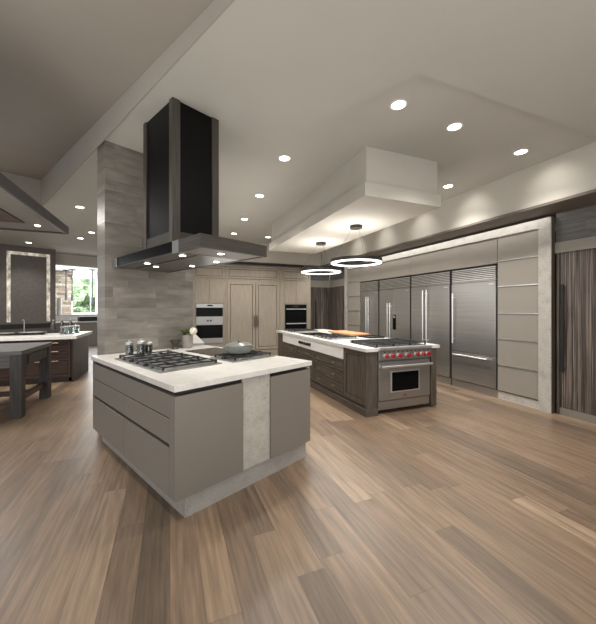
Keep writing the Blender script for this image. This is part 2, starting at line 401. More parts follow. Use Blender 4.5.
for a, b, k in ((1.56, 2.375, 0), (2.395, 3.13, 1)):
    d = framed(t, 'cabinet_door', 'pale', a, b, .26, 2.27, -.01, .032, stile=.075)
    hx = 2.345 if k == 0 else 2.425
    m = MB().box(hx-.024, hx+.024, -.055, -.035, .95, 1.28, .006); m.box(hx-.01, hx+.01, -.035, -.01, 1.0, 1.03); m.box(hx-.01, hx+.01, -.035, -.01, 1.2, 1.23); m.build('handle', 'bronze', d)
bx('plinth', 'pale', t, 1.55, 3.13, .0, .022, .02, .24)
bx('crown', 'pale', t, 1.502, 3.158, -.03, .3, 2.70, 2.745, bev=.006)
t = thing('oven_cabinet', 'pale wood tall cabinet holding the black double oven', 'cabinet', (0, BY, 0))
bx('carcass', 'pale', t, 3.162, 4.2, .022, .62, 0, 2.70)
framed(t, 'cabinet_door', 'pale', 3.22, 4.17, 2.37, 2.69, 0, stile=.05)
for a, b in ((3.3, 3.69), (3.698, 4.09)): bx('cabinet_door', 'pale', t, a, b, .004, .022, 1.63, 2.32)
bx('cabinet_door', 'pale', t, 3.3, 4.09, .004, .022, .12, .8)
bx('crown', 'pale', t, 3.162, 4.23, -.03, .3, 2.70, 2.745, bev=.006)
def oven(x0, x1, z0, z1, label, bands, extra):
    o = thing('built_in_oven', label, 'oven', (x0, BY, z0), 0); w = x1-x0; hh = z1-z0
    bx('body', 'dark', o, 0, w, .008, .0215, 0, hh)
    for nm, mt, a, b, d in bands: bx(nm, mt, o, .0, w, -d, .008, a-z0, b-z0, bev=.002)
    for nm, mt, xa, xb, a, b, d0, d1 in extra: bx(nm, mt, o, xa, xb, -d1, -d0, a-z0, b-z0)
    return o
oven(.69, 1.42, .5, 1.62, 'steel framed black double oven stack in the left pale cabinet', [('control_panel', 'steel', 1.51, 1.62, .012), ('oven_door', 'blackglass', 1.262, 1.505, .01), ('control_panel', 'steel', 1.02, 1.258, .012), ('oven_door', 'blackglass', .648, 1.016, .01), ('warming_drawer', 'steel', .5, .644, .012)],
     [('display', 'blackglass', .3, .45, 1.55, 1.59, .0121, .014), ('knob', 'dark', .29, .335, 1.12, 1.165, .0121, .03), ('knob', 'dark', .37, .42, 1.12, 1.165, .0121, .03)])
oven(3.33, 4.05, .80, 1.60, 'all-black double oven with two thin steel bars in the right pale cabinet', [('control_panel', 'blackglass', 1.50, 1.60, .010), ('oven_door', 'blackglass', 1.06, 1.495, .01), ('oven_door', 'blackglass', .80, 1.055, .01)],
     [('handle', 'steel_l', .03, .69, 1.455, 1.48, .012, .045), ('handle', 'steel_l', .03, .69, 1.0, 1.03, .012, .045), ('display', 'ringblack', .25, .45, 1.53, 1.57, .0102, .012)])

# ------------------------------------------------------------------ cooktop island (turned)
IO = UI(1.05, 2.10)
isl = thing('kitchen_island', 'taupe flat-front island with black finger channels and speckled stone pilaster in the foreground', 'island', IO, ANG-R(1))
bx('carcass', 'recess', isl, .035, 1.381, .032, 1.97, .155, .92)
bx('plinth', 'plinth', isl, .085, 1.372, .024, 1.96, 0, .155)
bx('drawer', 'taupe', isl, 0, .034, .095, 1.97, .722, .885, bev=.0015)
for a, b in ((.095, .998), (1.006, 1.97)):
    bx('drawer', 'taupe', isl, 0, .034, a, b, .535, .714, bev=.0015)
    bx('drawer', 'taupe', isl, 0, .034, a, b, .158, .505, bev=.0015)
bx('corner_post', 'taupe', isl, 0, .034, .0315, .0915, .158, .885, bev=.0015)
bx('door_panel', 'taupe', isl, .0, .580, 0, .031, .158, .885, bev=.0015)
bx('stone_pilaster', 'stone', isl, .583, .881, .014, .031, .156, .9195)
bx('door_panel', 'taupe', isl, .884, 1.416, 0, .031, .158, .885, bev=.0015)
bx('back_panel', 'taupe', isl, 0, 1.416, 1.9705, 1.985, .158, .919)
bx('end_panel', 'taupe', isl, 1.382, 1.416, .0315, 1.97, .158, .885)
bx('pull_clip', 'steel_l', isl, 1.382, 1.412, .004, .03, .887, .905)
ct = bx('countertop', 'quartz', None, -.012, 1.428, -.012, 2.012, .92, .965, bev=.003, loc=IO, rz=ANG-R(1))
tag(ct, 'white quartz countertop on the taupe island in the foreground', 'countertop')
# bar counter that runs back behind the pier
bar_t = thing('bar_counter', 'white topped counter running back from the island corner behind the tiled pier', 'counter', (-.3, 5.06, 0))
bx('cabinet', 'taupe', bar_t, .03, .76, .05, 2.4, 0, .92)
MB().prism([(.0, -.04+.16), (.0, 2.44), (.795, 2.44), (.795, -.02)], .92, .965).build('countertop', 'quartz', bar_t)

def at(x, y, z=.965): return UI(x, y, z)
def grate(parent, x0, x1, y0, y1, z, n=3, r=.006):
    g = MB()
    for x in (x0, x1): g.box(x-r, x+r, y0, y1, z, z+.012)
    for y in (y0, y1): g.box(x0, x1, y-r, y+r, z, z+.012)
    for i in range(1, n+1):
        x = x0+(x1-x0)*i/(n+1); g.box(x-r*.8, x+r*.8, y0, y1, z+.002, z+.014)
    ym = (y0+y1)/2; g.box(x0, x1, ym-r, ym+r, z+.001, z+.013)
    for x in (x0, x1):
        for y in (y0, y1): g.box(x-r*1.2, x+r*1.2, y-r*1.2, y+r*1.2, max(z-.0155, 0) if z < .04 else z-.028, z+.016)
    return g.build('grate', 'iron', parent)
def burner(parent, x, y, z, r=.045):
    b = MB().cyl((x, y, z), r, .012).build('burner', 'steel', parent, True)
    MB().cyl((x, y, z+.012), r*.7, .008).build('burner_cap', 'iron', b, True); return b
def knob(parent, x, y, z, r=.015, h=.018, mat='iron'):
    return MB().cyl((x, y, z), r, h, r2=r*.85).build('knob', mat, parent, True)
# gas cooktop: x along island depth
def gas(name, label, loc, rz, w, l, mods, kn, knside='x'):
    t = thing(name, label, 'cooktop', loc, rz)
    bx('tray', 'steel', t, 0, w, 0, l, 0, .012, bev=.003)
    bx('well', 'steel', t, .03, w-.03, .03, l-.03, .012, .014)
    d = (l-.06)/mods
    for k in range(mods):
        a, b = .03+k*d+.008, .03+(k+1)*d-.008
        grate(t, .045, w-.045, a, b, .030, 3, .0065)
        for fx in ((.3, .72) if (k % 2 == 0) else (.5,)): burner(t, w*fx, (a+b)/2, .0141, .05 if len((1,)) else .05)
    for k in range(kn): knob(t, .026 if knside == 'x' else .08+k*(w-.16)/max(1, kn-1), (.2+k*(l-.4)/max(1, kn-1)) if knside == 'x' else .026, .0121)
    return t
gas('gas_cooktop', 'large gas cooktop with black iron grates on the foreground island', at(1.16, 2.58, .9652), ANG, .60, 1.06, 3, 5)
gr = gas('grill_cooktop', 'small cooktop module with iron grates under the grey covered pot', at(1.87, 2.55, .9652), ANG, .56, .42, 2, 2, 'x')
hob = thing('induction_hob', 'dark glass induction hob between the gas cooktop and the pier on the island', 'cooktop', at(1.97, 3.06, .9652), ANG)
bx('glass_top', 'hobglass', hob, 0, .44, 0, .62, 0, .008, bev=.002)
bx('trim', 'steel', hob, -.004, .444, -.004, -.0005, 0, .007); bx('trim', 'steel', hob, -.004, .444, .6205, .624, 0, .007)
# dutch oven
dz = .965+.0155+.030
p = thing('dutch_oven', 'grey enamelled oval pot with lid standing on the small cooktop', 'pot', at(2.12, 2.80, dz), ANG-R(22))
MB().lathe([(0, 0), (.105, 0), (.125, .012), (.138, .05), (.140, .082), (.132, .082), (.118, .02), (0, .012)], sx=1.0, sy=.82).build('pot_body', 'celadon', p, True)
lid = MB().lathe([(.143, .083), (.143, .09), (.12, .108), (.07, .12), (0, .124)], sx=1.0, sy=.82).build('lid', 'celadon', p, True)
MB().lathe([(.0, .1235), (.009, .1235), (.009, .13), (.02, .136), (.02, .143), (0, .147)]).build('lid_knob', 'celadon', lid, True)
for s in (-1, 1): MB().tube([(s*.134, -.04, .066), (s*.165, -.035, .068), (s*.17, 0, .069), (s*.165, .035, .068), (s*.134, .04, .066)], .008, 8).build('handle', 'celadon', p, True)
# shakers
def shaker(x, y, label, s=1.0):
    t = thing('spice_shaker', label, 'shaker', at(x, y, .9652), 0, 'shakers beside the pier')
    MB().lathe([(0, 0), (.036*s, 0), (.036*s, .09*s), (.03*s, .10*s), (.028*s, .10*s), (.033*s, .088*s), (.033*s, .004), (0, .004)]).build('jar', 'glass', t, True)
    MB().lathe([(0, .005), (.031*s, .005), (.031*s, .085*s), (0, .085*s)]).build('contents', 'spice', t, True)
    MB().lathe([(.036*s, .101*s), (.036*s, .120*s), (.030*s, .126*s), (.012*s, .128*s), (.010*s, .142*s), (0, .145*s), (0, .101*s), (.036*s, .101*s)]).build('cap', 'steel', t, True)
    return t
shaker(1.381, 3.84, 'glass spice shaker with steel cap, leftmost of three by the pier', 1.2)
shaker(1.47, 3.74, 'tallest glass spice shaker with steel cap, middle of three by the pier', 1.3)
shaker(1.575, 3.79, 'smallest glass spice shaker with steel cap, rightmost of three by the pier', 1.1)
# vase and pot
v = thing('flower_vase', 'grey stoneware vase holding a white bloom and green leaves by the pier', 'vase', at(2.16, 3.98, .9652))
MB().lathe([(0, 0), (.06, 0), (.068, .02), (.066, .16), (.060, .175), (.055, .175), (.058, .03), (0, .02)]).build('vase_body', 'vase', v, True)
lf = MB()
for k in range(46):
    a = random.uniform(0, 2*PI); e = random.uniform(.25, 1.3); r0 = random.uniform(.02, .05)
    d = Vector((math.cos(a)*math.cos(e), math.sin(a)*math.cos(e), math.sin(e))); c = Vector((0, 0, .17))+d*r0
    L = random.uniform(.05, .10); s_ = d.cross(Vector((0, 0, 1))).normalized()*.022
    q = [lf.bm.verts.new(c), lf.bm.verts.new(c+d*L*.5+s_), lf.bm.verts.new(c+d*L+Vector((0, 0, -.012))), lf.bm.verts.new(c+d*L*.5-s_)]
    lf.bm.faces.new(q)
lf.build('leaves', 'leaf', v)
fl = MB()
for k in range(70):
    a = k*2.399; e = math.asin(max(-1, min(1, 1-2*(k+.5)/70)))
    d = Vector((math.cos(a)*math.cos(e), math.sin(a)*math.cos(e), math.sin(e))); c = Vector((.075, -.05, .225))
    s_ = d.orthogonal().normalized()*.016; u_ = d.cross(s_)
    q = [fl.bm.verts.new(c+d*.03+s_), fl.bm.verts.new(c+d*.05+u_), fl.bm.verts.new(c+d*.03-s_), fl.bm.verts.new(c+d*.05-u_)]
    fl.bm.faces.new(q)
bmesh.ops.create_icosphere(fl.bm, subdivisions=2, radius=.038, matrix=Matrix.Translation((.075, -.05, .225)))
fl.build('bloom', 'petal', v)
q = thing('footed_pot', 'small dark footed pot left of the flower vase', 'pot', at(1.99, 3.98, .9652))
MB().lathe([(0, 0), (.045, 0), (.03, .03), (.035, .045), (.06, .10), (.065, .115), (.058, .115), (.04, .06), (0, .05)]).build('pot_body', 'pot', q, True)
MB().lathe([(0, .1), (.05, .1), (.02, .116), (0, .118)]).build('soil', 'spice', q, True)

# ------------------------------------------------------------------ range hood
hd = thing('range_hood', 'dark wood and black metal chimney hood hanging above the foreground island', 'range hood', UI(1.29, 2.18), ANG)
CW, CL, CZ, CT = .68, 1.93, 1.968, 2.072
wd = MB()
wd.box(0, CW, 0, .03, CZ, CT); wd.box(0, .03, .03, .34, CZ, CT); wd.box(CW-.03, CW, .03, CL, CZ, CT); wd.box(.0301, CW-.0301, .0301, .36, CT-.02, CT)
wd.build('canopy_band', 'hoodwood', hd)
bx('canopy_soffit', 'hood2b', hd, .0302, CW-.0302, .0302, .36, CZ+.006, CZ+.03)
bx('canopy_body', 'hoodsteel', hd, .012, CW-.0302, .3605, CL, CZ+.004, CT-.001)
bx('canopy_end', 'steel', hd, 0, .0118, .342, .455, CZ, CT, bev=.002)
bx('canopy_end', 'steel', hd, 0, .0118, CL-.13, CL, CZ, CT, bev=.002)
bx('control_strip', 'blackglass', hd, .002, .0119, .456, CL-.131, CZ+.012, CT)
m = MB(); m.box(.2, .215, .42, CL-.15, CZ+.0005, CZ+.0039); m.build('filter_slot', 'dark', hd)
for (x, y) in ((.30, .17), (.12, .5), (.12, 1.25), (.3, 1.45), (.55, .62), (.55, 1.1)):
    l = MB().cyl((x, y, CZ+.0005), .034, .003, seg=20).build('hood_light_trim', 'steel_l', hd, True)
    MB().cyl((x, y, CZ-.0015), .027, .003, seg=20).build('hood_light', 'led', l, True)
x0, x1, y0, y1, zt = .075, .565, .60, 1.24, 3.414
for (a, b, c, d) in ((x0, x0+.075, y0, y0+.065), (x1-.075, x1, y0, y0+.065), (x0, x0+.075, y1-.065, y1), (x1-.075, x1, y1-.065, y1)):
    bx('chimney_post', 'hoodwood_v', hd, a, b, c, d, CT+.0005, zt)
m = MB(); m.box(x0+.0755, x1-.0755, y0+.006, y0+.03, CT+.001, 2.205); m.build('chimney_rail', 'hoodwood', hd)
m = MB(); m.box(x0+.006, x0+.03, y0+.0655, y1-.0655, CT+.001, 2.205); m.build('chimney_rail', 'hoodwood', hd)
bx('chimney_panel', 'blackmetal', hd, x0+.0755, x1-.0755, y0+.014, y0+.03, 2.2055, zt)
bx('chimney_panel', 'blackmetal', hd, x0+.014, x0+.03, y0+.0655, y1-.0655, 2.2055, zt)
bx('chimney_panel', 'blackmetal', hd, x1-.03, x1-.014, y0+.0655, y1-.0655, CT+.001, zt)
bx('chimney_panel', 'blackmetal', hd, x0+.0755, x1-.0755, y1-.03, y1-.014, CT+.001, zt)

# ------------------------------------------------------------------ range island
X0, X1, Y0, Y1 = 2.505, 3.77, 3.70, 7.55
ri = thing('range_island', 'long dark grey oak island with drawers and brass pulls that holds the range', 'island', (X0, Y0, 0))
L = Y1-Y0; Wd = X1-X0
bx('carcass', 'oakgrey', ri, .03, Wd-.03, .72, L-.02, .1, .895)
bx('carcass', 'oakgrey', ri, .03, .182, .03, .72, .1, .895)
bx('carcass', 'oakgrey', ri, Wd-.106, Wd-.03, .03, .72, .1, .895)
m = MB(); m.box(-.012, .19, -.012, .74, 0, .1, .004); m.box(-.012, Wd, .74, L, 0, .1, .004); m.box(Wd-.1, Wd+.005, .06, .74, 0, .1, .004); m.build('plinth', 'oakgrey_h', ri)
bx('corner_post', 'oakgrey', ri, .0, .03, L-.40, L, .1, .895, bev=.003)
# the pale control fascia below the counter and its knobs
fa = bx('control_fascia', 'porcelain', ri, -.008, .03, .62, L-.403, .705, .893, bev=.003)
for k in range(5): MB().cyl((-.0085, 1.86+k*.125, .797), .03, .03, 'x', seg=16).build('knob', 'dark', fa, True).location.x = -.03
# end panel by the range
framed(ri, 'end_panel', 'oakgrey', .0305, .616, .14, .893, 0, .03, .07, .01, '-x')
bx('front_stile', 'oakgrey', ri, .0, .182, .0, .03, .1, .893, bev=.003)
bx('front_stile', 'oakgrey', ri, Wd-.105, Wd, .0, .03, .02, .893, bev=.003)
bx('end_panel', 'oakgrey', ri, Wd-.03, Wd, .0305, L, .1, .893)
bx('bracket_foot', 'oakgrey', ri, Wd-.02, Wd+.02, .01, .12, .2, .26, bev=.008)
# drawers
ys = [.632, 1.72, 2.60, 3.44]
for a, b in zip(ys, ys[1:]):
    for z0, z1 in ((.14, .315), (.325, .50), (.51, .70)):
        d = framed(ri, 'drawer', 'oakgrey_h', a+.006, b-.006, z0, z1, 0, .03, .035, .01, '-x')
        for f in (.25, .75):
            yy = a+(b-a)*f; zz = (z0+z1)/2+.01
            m = MB().tube([(-.03, yy-.045, zz), (-.03, yy+.045, zz)], .006, 8); m.tube([(-.03, yy-.03, zz), (0, yy-.03, zz)], .004, 6); m.tube([(-.03, yy+.03, zz), (0, yy+.03, zz)], .004, 6)
            m.build('pull', 'brass', d, True)
# worktop with cut-out for range
MBt = MB().prism([(X0-.025, Y0-.03), (2.686, Y0-.03), (2.686, 4.44), (3.664, 4.44), (3.664, Y0-.02), (X1+.045, Y0-.02), (X1+.045, Y1+.03), (X0-.025, Y1+.03)], .895, .94)
tag(MBt.build('countertop', 'quartz', None), 'long white quartz countertop on the dark oak range island', 'countertop')
# range cooker
rg = thing('range_cooker', 'stainless steel range with red knobs set in the end of the oak island', 'range', (2.70, Y0, 0))
RW = .95
bx('body', 'steel', rg, .004, RW-.004, .04, .70, .06, .93)
bx('control_panel', 'steel', rg, 0, RW, -.02, .04, .765, .905, bev=.006)
cpn = rg.children[-1]
bx('bullnose', 'steel_l', rg, 0, RW, -.035, .045, .906, .945, bev=.012)
d = bx('oven_door', 'steel', rg, .012, RW-.012, .0, .039, .19, .745, bev=.006)
wn = bx('window_frame', 'steel_l', d, .215, .735, -.008, -.0002, .295, .60, bev=.004)
bx('oven_window', 'blackglass', wn, .235, .715, -.010, -.0082, .312, .583)
m = MB().tube([(.02, -.055, .675), (RW-.02, -.055, .675)], .018, 14); m.box(.03, .055, -.05, 0, .662, .688); m.box(RW-.055, RW-.03, -.05, 0, .662, .688); m.build('handle', 'steel_l', d, True)
bx('badge', 'red', d, .44, .50, -.003, -.0002, .232, .246)
bx('kick_panel', 'steel', rg, .012, RW-.012, .012, .039, .06, .18, bev=.003)
for x in (.06, RW-.06):
    for y in (.1, .62): MB().cyl((x, y, 0), .022, .06).build('foot', 'dark', rg, True)
kx = [.115, .215, .345, .50, .66, .775, .875]
for x in kx:
    be = MB().cyl((x, -.032, .822), .034, .012, 'y', seg=22).build('knob_bezel', 'steel_l', rg, True)
    m = MB().cyl((x, -.068, .822), .026, .036, 'y', seg=20); m.box(x-.006, x+.006, -.076, -.06, .797, .847, .002); m.build('knob', 'red', be, True)
for k in range(11):
    x = .09+k*.078; bx('control_mark', 'dark', cpn, x, x+.022, -.0215, -.0201, .868, .886)
bx('cooking_surface', 'dark', rg, .01, RW-.01, .05, .735, .9305, .945)
for k in range(3):
    grate(rg, .03+k*.30, .03+k*.30+.285, .07, .71, .972, 5, .007)
    for y in (.22, .55): burner(rg, .17+k*.30, y, .9455, .05)
bx('back_trim', 'steel', rg, .0, RW, .715, .738, .9455, .985)
# things on the range island
def onri(x, y): return (x, y, .9402)
gas('gas_cooktop', 'gas cooktop with iron grates at the far end of the oak island', onri(2.60, 6.72), 0, .66, .74, 2, 3)
gas('gas_cooktop', 'gas cooktop with iron grates midway along the oak island nearer the range', onri(2.60, 4.95), 0, .60, .74, 2, 3)
hb = thing('induction_hob', 'dark glass hob between the two gas cooktops on the oak island', 'cooktop', onri(2.62, 5.86))
bx('glass_top', 'blackglass', hb, 0, .56, 0, .70, 0, .008, bev=.002); bx('trim', 'steel', hb, -.006, -.0005, 0, .70, 0, .008); bx('trim', 'steel', hb, .5605, .566, 0, .70, 0, .008)
cbd = thing('cutting_board', 'honey maple cutting board lying on the oak island in front of the refrigerators', 'cutting board', onri(3.30, 5.34), 0)
bx('board', 'board', cbd, 0, .40, .0, 1.02, .018, .052, bev=.006)
for y in (.1, .85): bx('foot', 'dark', cbd, .04, .36, y, y+.05, 0, .0178)
tr = thing('tray', 'black tray sticking out beside the cutting board on the oak island', 'tray', onri(3.40, 4.92), 0)
MB().box(0, .34, 0, .36, 0, .012).build('tray_base', 'dark', tr)
m = MB(); m.box(0, .34, 0, .012, .0121, .03); m.box(0, .34, .348, .36, .0121, .03); m.box(0, .012, .0121, .3479, .0121, .03); m.box(.328, .34, .0121, .3479, .0121, .03); m.build('tray_rim', 'dark', tr)

# ------------------------------------------------------------------ pendants
def pendant(x, y, zr, rad, label):
    t = thing('ring_pendant', label, 'pendant light', (x, y, 0), 0, 'ring pendants')
    MB().cyl((0, 0, 2.787), .10, .043, seg=32).build('ceiling_canopy', 'ringblack', t, True)
    for k in range(3):
        a = k*2*PI/3+.5; r = rad-.04
        MB().tube([(.07*math.cos(a), .07*math.sin(a), 2.787), (r*math.cos(a), r*math.sin(a), zr+.05)], .0018, 6).build('cable', 'ringblack', t)
    MB().ring((0, 0, zr), rad-.085, rad, .0, .05).build('ring_body', 'ringblack', t, True)
    MB().ring((0, 0, zr), rad-.082, rad-.006, -.014, -.0003).build('light_ring', 'ring', t, True)
    return t
pendant(2.80, 4.42, 2.235, .41, 'larger-looking black ring pendant with white light, nearer the camera')
pendant(2.86, 5.83, 2.235, .41, 'farther black ring pendant with white light, left of the nearer one')

# ------------------------------------------------------------------ recessed lights
def can(x, y, z, label, w=95, s=.075):
    t = thing('recessed_light', label, 'ceiling light', (x, y, z), 0, 'recessed ceiling lights')
    MB().ring((0, 0, 0), s*.86, s*1.1, -.006, -.0005, 28).build('trim_ring', 'white', t, True)
    MB().cyl((0, 0, -.005), s*.855, .004, seg=28).build('lens', 'led', t, True)
    spot(x, y, z-.03, w)
    return t
def spot(x, y, z, w, ang=115, blend=.8, r=.06, tgt=None, col=(1, .965, .915)):
    l = bpy.data.lights.new('spot', 'SPOT'); l.energy = w; l.spot_size = R(ang); l.spot_blend = blend; l.shadow_soft_size = r; l.color = col
    o = bpy.data.objects.new('spot_lamp', l); C.objects.link(o); o.location = (x, y, z)
    if tgt: o.rotation_euler = (Vector(tgt)-Vector((x, y, z))).to_track_quat('-Z', 'Y').to_euler()
    return o
can(2.024, 2.451, H-.001, 'recessed ceiling light nearest the camera, above the front of the ceiling box')
can(2.824, 2.525, H-.001, 'recessed ceiling light in the front row between two others, right of the ceiling box')
can(4.043, 2.624, H-.001, 'recessed ceiling light nearest the right-hand upper wall')
can(4.107, 3.795, H-.001, 'recessed ceiling light just right of the ceiling box corner')
can(1.378, 3.879, H-.001, 'recessed ceiling light left of the ceiling box, nearest and largest of that row')
can(1.439, 5.333, H-.001, 'recessed ceiling light left of the ceiling box, second along the row')
can(1.515, 6.864, H-.001, 'recessed ceiling light right of the hood chimney, third along the row')
can(1.557, 8.302, H-.001, 'farthest recessed ceiling light just above the right end of the hood canopy')
can(2.495, 8.364, H-.001, 'recessed ceiling light at the far left corner of the ceiling box')
can(-1.594, 7.229, H-.001, 'largest recessed ceiling light left of the tiled pier', 75)
can(-1.859, 9.558, H-.001, 'recessed ceiling light tight against the left edge of the tiled pier, farther back', 75)
can(-2.293, 10.452, H-.001, 'recessed ceiling light in front of the opening to the far room', 75)
can(-3.870, 11.721, H-.001, 'recessed ceiling light above the charcoal wall panel', 75)
for y in (4.85, 6.0, 7.15, 8.3): spot(3.95, y, 3.42, 120)

# ------------------------------------------------------------------ left zone
tb = thing('butcher_table', 'weathered grey wood table with thick square legs at the left edge', 'table', (-3.5, 5.42, 0))
TW, TL = 1.64, 1.2
bx('tabletop', 'table_h', tb, -.0, TW, -.02, TL, .86, .92, bev=.006)
for a, b, c, d in ((.02, TW-.02, .02, .05), (.02, TW-.02, TL-.05, TL-.02)): bx('apron', 'table_h', tb, a, b, c, d, .69, .8595)
for x in (.02, TW-.05): bx('apron', 'table', tb, x, x+.03, .0505, TL-.0505, .69, .8595)
for x in (.03, TW-.135):
    for y in (-.005, TL-.16): bx('leg', 'table', tb, x, x+.13, y, y+.14, 0, .8595, bev=.008)
bx('drawer_front', 'table', tb, TW-.0195, TW-.003, .25, TL-.25, .71, .83, bev=.003)
bx('stretcher', 'walnut', tb, TW-.11, TW-.05, .15, TL-.165, .2, .27); bx('stretcher', 'walnut', tb, .07, .13, .15, TL-.165, .2, .27); bx('stretcher', 'walnut', tb, .131, TW-.111, .5, .56, .2, .27)
c2 = thing('base_cabinet', 'dark walnut drawer cabinet behind the weathered table', 'cabinet', (-5.2, 7.70, 0))
bx('carcass', 'walnut', c2, 0, 3.36, .03, 1.28, .09, .875); bx('plinth', 'walnut_v', c2, .0, 3.30, .06, 1.25, 0, .09)
bx('side_panel', 'walnut_v', c2, 3.361, 3.39, 0, 1.3, 0, .875, bev=.003)
for x0 in (.06, .9, 1.74, 2.56):
    for z0, z1 in ((.70, .86), (.51, .69), (.12, .50)):
        dd = framed(c2, 'drawer', 'walnut', x0, x0+.78, z0, z1, 0, .029, .05, .008)
        zz = z1-.06; m = MB().tube([(x0+.2, -.03, zz), (x0+.58, -.03, zz)], .008, 8); m.tube([(x0+.24, -.03, zz), (x0+.24, 0, zz)], .005, 6); m.tube([(x0+.54, -.03, zz), (x0+.54, 0, zz)], .005, 6); m.build('pull', 'brass', dd, True)
tag(bx('countertop', 'quartz', None, -5.22, -1.74, 7.62, 9.05, .875, .94, bev=.004), 'pale stone countertop on the dark walnut cabinet', 'countertop')
ct_z = .9402
t = thing('oval_tray', 'low black oval tray on the walnut cabinet countertop', 'tray', (-2.95, 8.35, ct_z), R(-8))
MB().lathe([(0, 0), (.42, 0), (.47, .035), (.455, .035), (.41, .012), (0, .012)], sx=1.15, sy=.5, seg=40).build('tray_body', 'dark', t, True)
t = thing('serving_plate', 'flat grey plate in the black oval tray, right one', 'plate', (-2.72, 8.35, ct_z+.0125), R(-8))
MB().lathe([(0, 0), (.13, 0), (.22, .035), (.215, .04), (.12, .012), (0, .012)], sx=1, sy=.55, seg=32).build('plate_body', 'vase', t, True)
t = thing('serving_plate', 'flat grey plate in the black oval tray, left one', 'plate', (-3.2, 8.42, ct_z+.0125), R(-8))
MB().lathe([(0, 0), (.13, 0), (.2, .025), (.195, .03), (.12, .012), (0, .012)], sx=1, sy=.5, seg=32).build('plate_body', 'vase', t, True)
t = thing('faucet', 'thin dark faucet behind the black oval tray', 'faucet', (-3.0, 8.85, ct_z))
MB().cyl((0, 0, 0), .028, .02).build('base', 'dark', t, True)
MB().tube([(0, 0, .02), (0, 0, .26), (0, -.02, .29), (0, -.06, .30), (0, -.1, .28)], .01, 8).build('spout', 'steel', t, True)
t = thing('napkin_box', 'white box at the left edge on the walnut cabinet countertop', 'box', (-3.95, 8.5, ct_z)); bx('box_body', 'porcelain', t, 0, .3, 0, .2, 0, .10, bev=.01); bx('box_lid', 'porcelain', t, -.004, .304, -.004, .204, .1005, .115, bev=.004)
t = thing('bottle_caddy', 'black caddy of dark bottles at the end of the walnut cabinet', 'caddy', (-2.5, 8.62, ct_z), R(10))
bx('caddy_tray', 'dark', t, -.02, .56, -.02, .2, 0, .03); bx('caddy_rim', 'dark', t, -.02, .56, -.02, -.005, .0301, .075)
for k in range(3):
    b = thing('bottle', ['dark bottle in the black caddy, left one', 'dark bottle in the black caddy, middle one', 'dark bottle in the black caddy, right one'][k], 'bottle', (-2.43+k*.155, 8.72+k*.028, ct_z+.0305), 0, 'bottles in the caddy')
    MB().lathe([(0, 0), (.05, 0), (.052, .14), (.03, .2), (.02, .22), (.02, .24), (0, .24)]).build('bottle_body', 'pot', b, True)
    MB().lathe([(0, .2405), (.022, .2405), (.022, .265), (0, .268)]).build('stopper', 'steel', b, True)
for k in range(3):
    g = thing('glass_jar', ['clear glass jar right of the bottle caddy, left of the row', 'clear glass jar right of the bottle caddy, middle of the row', 'clear glass jar right of the bottle caddy, rightmost of the row'][k], 'jar', (-2.08+.06*k, 8.15+k*.18, ct_z), 0, 'glass jars on the walnut cabinet')
    MB().lathe([(0, 0), (.07, 0), (.075, .02), (.075, .15), (.068, .15), (.07, .02), (0, .01)]).build('jar_body', 'glass', g, True)
    MB().lathe([(0, .1505), (.078, .1505), (.078, .165), (.02, .175), (0, .19)]).build('jar_lid', 'steel', g, True)
# charcoal wall panel with light frame
struct(bx('wall_left', 'panel', None, -1.2, 2.40, 13.1, 13.3, 0, H, rz=ANG), 'charcoal wall panel at the far left', 'wall')
lf = thing('light_frame', 'glowing mottled light frame on the charcoal wall panel', 'wall light', UI(1.19, 13.1, 0), ANG)
for nm, d in (('light_strip', (0, .09, 1.06, 3.25)), ('light_strip', (.97, 1.06, 1.06, 3.25)), ('light_strip', (.0905, .9695, 3.16, 3.25))):
    bx(nm, 'ledwarm', lf, d[0], d[1], -.03, -.001, d[2], d[3])
bx('baseboard_left', 'dark', None, -1.2, 2.40, 13.06, 13.099, .0, .12, rz=ANG)['kind'] = 'structure'
bx('trim_7', 'dark', None, -1.2, 2.40, 13.07, 13.099, .86, 1.0, rz=ANG)['kind'] = 'structure'
# floating canopy at the upper left
h2 = thing('floating_canopy', 'flat charcoal canopy hanging from the tray ceiling at the left edge', 'range hood', (-1.40, 2.6, 2.6))
HB = 3.11
m = MB(); m.box(-.03, 0, 0, HB, 0, .11); m.box(-2.4, -.0301, HB-.03, HB, 0, .11); m.box(-2.4, -.0301, 0, .03, 0, .11); m.box(-2.4, -2.37, .0301, HB-.0301, 0, .11); m.build('rim', 'hood2', h2)
bx('underside', 'hood2b', h2, -2.369, -.031, .031, HB-.031, .012, .03); bx('lid', 'hood2', h2, -2.369, -.031, .031, HB-.031, .09, .109)
bx('inset_panel', 'brownpanel', h2, -2.0, -.35, .6, HB-.55, .004, .0118)
m = MB(); m.box(-.353+.0, -.345, .6, HB-.55, .002, .0119); m.box(-2.0, -.3531, HB-.552, HB-.545, .002, .0119); m.build('inset_trim', 'dark', h2)
bx('dark_trim', 'dark', h2, -2.37, -.05, HB-.075, HB-.055, .004, .0118)  # dark trim line along the canopy's far edge
bx('edge_strip', 'steel', h2, -.046, -.031, .031, HB-.08, .003, .0118)
MB().cyl((-.25, HB-.42, .006), .03, .0055, seg=20).build('canopy_light', 'led', h2, True)
for x, y in ((-2.2, .3), (-2.2, HB-.5), (-.9, .4)): MB().tube([(x, y, .11), (x, y, .93)], .004, 8).build('hanger_rod', 'steel', h2)

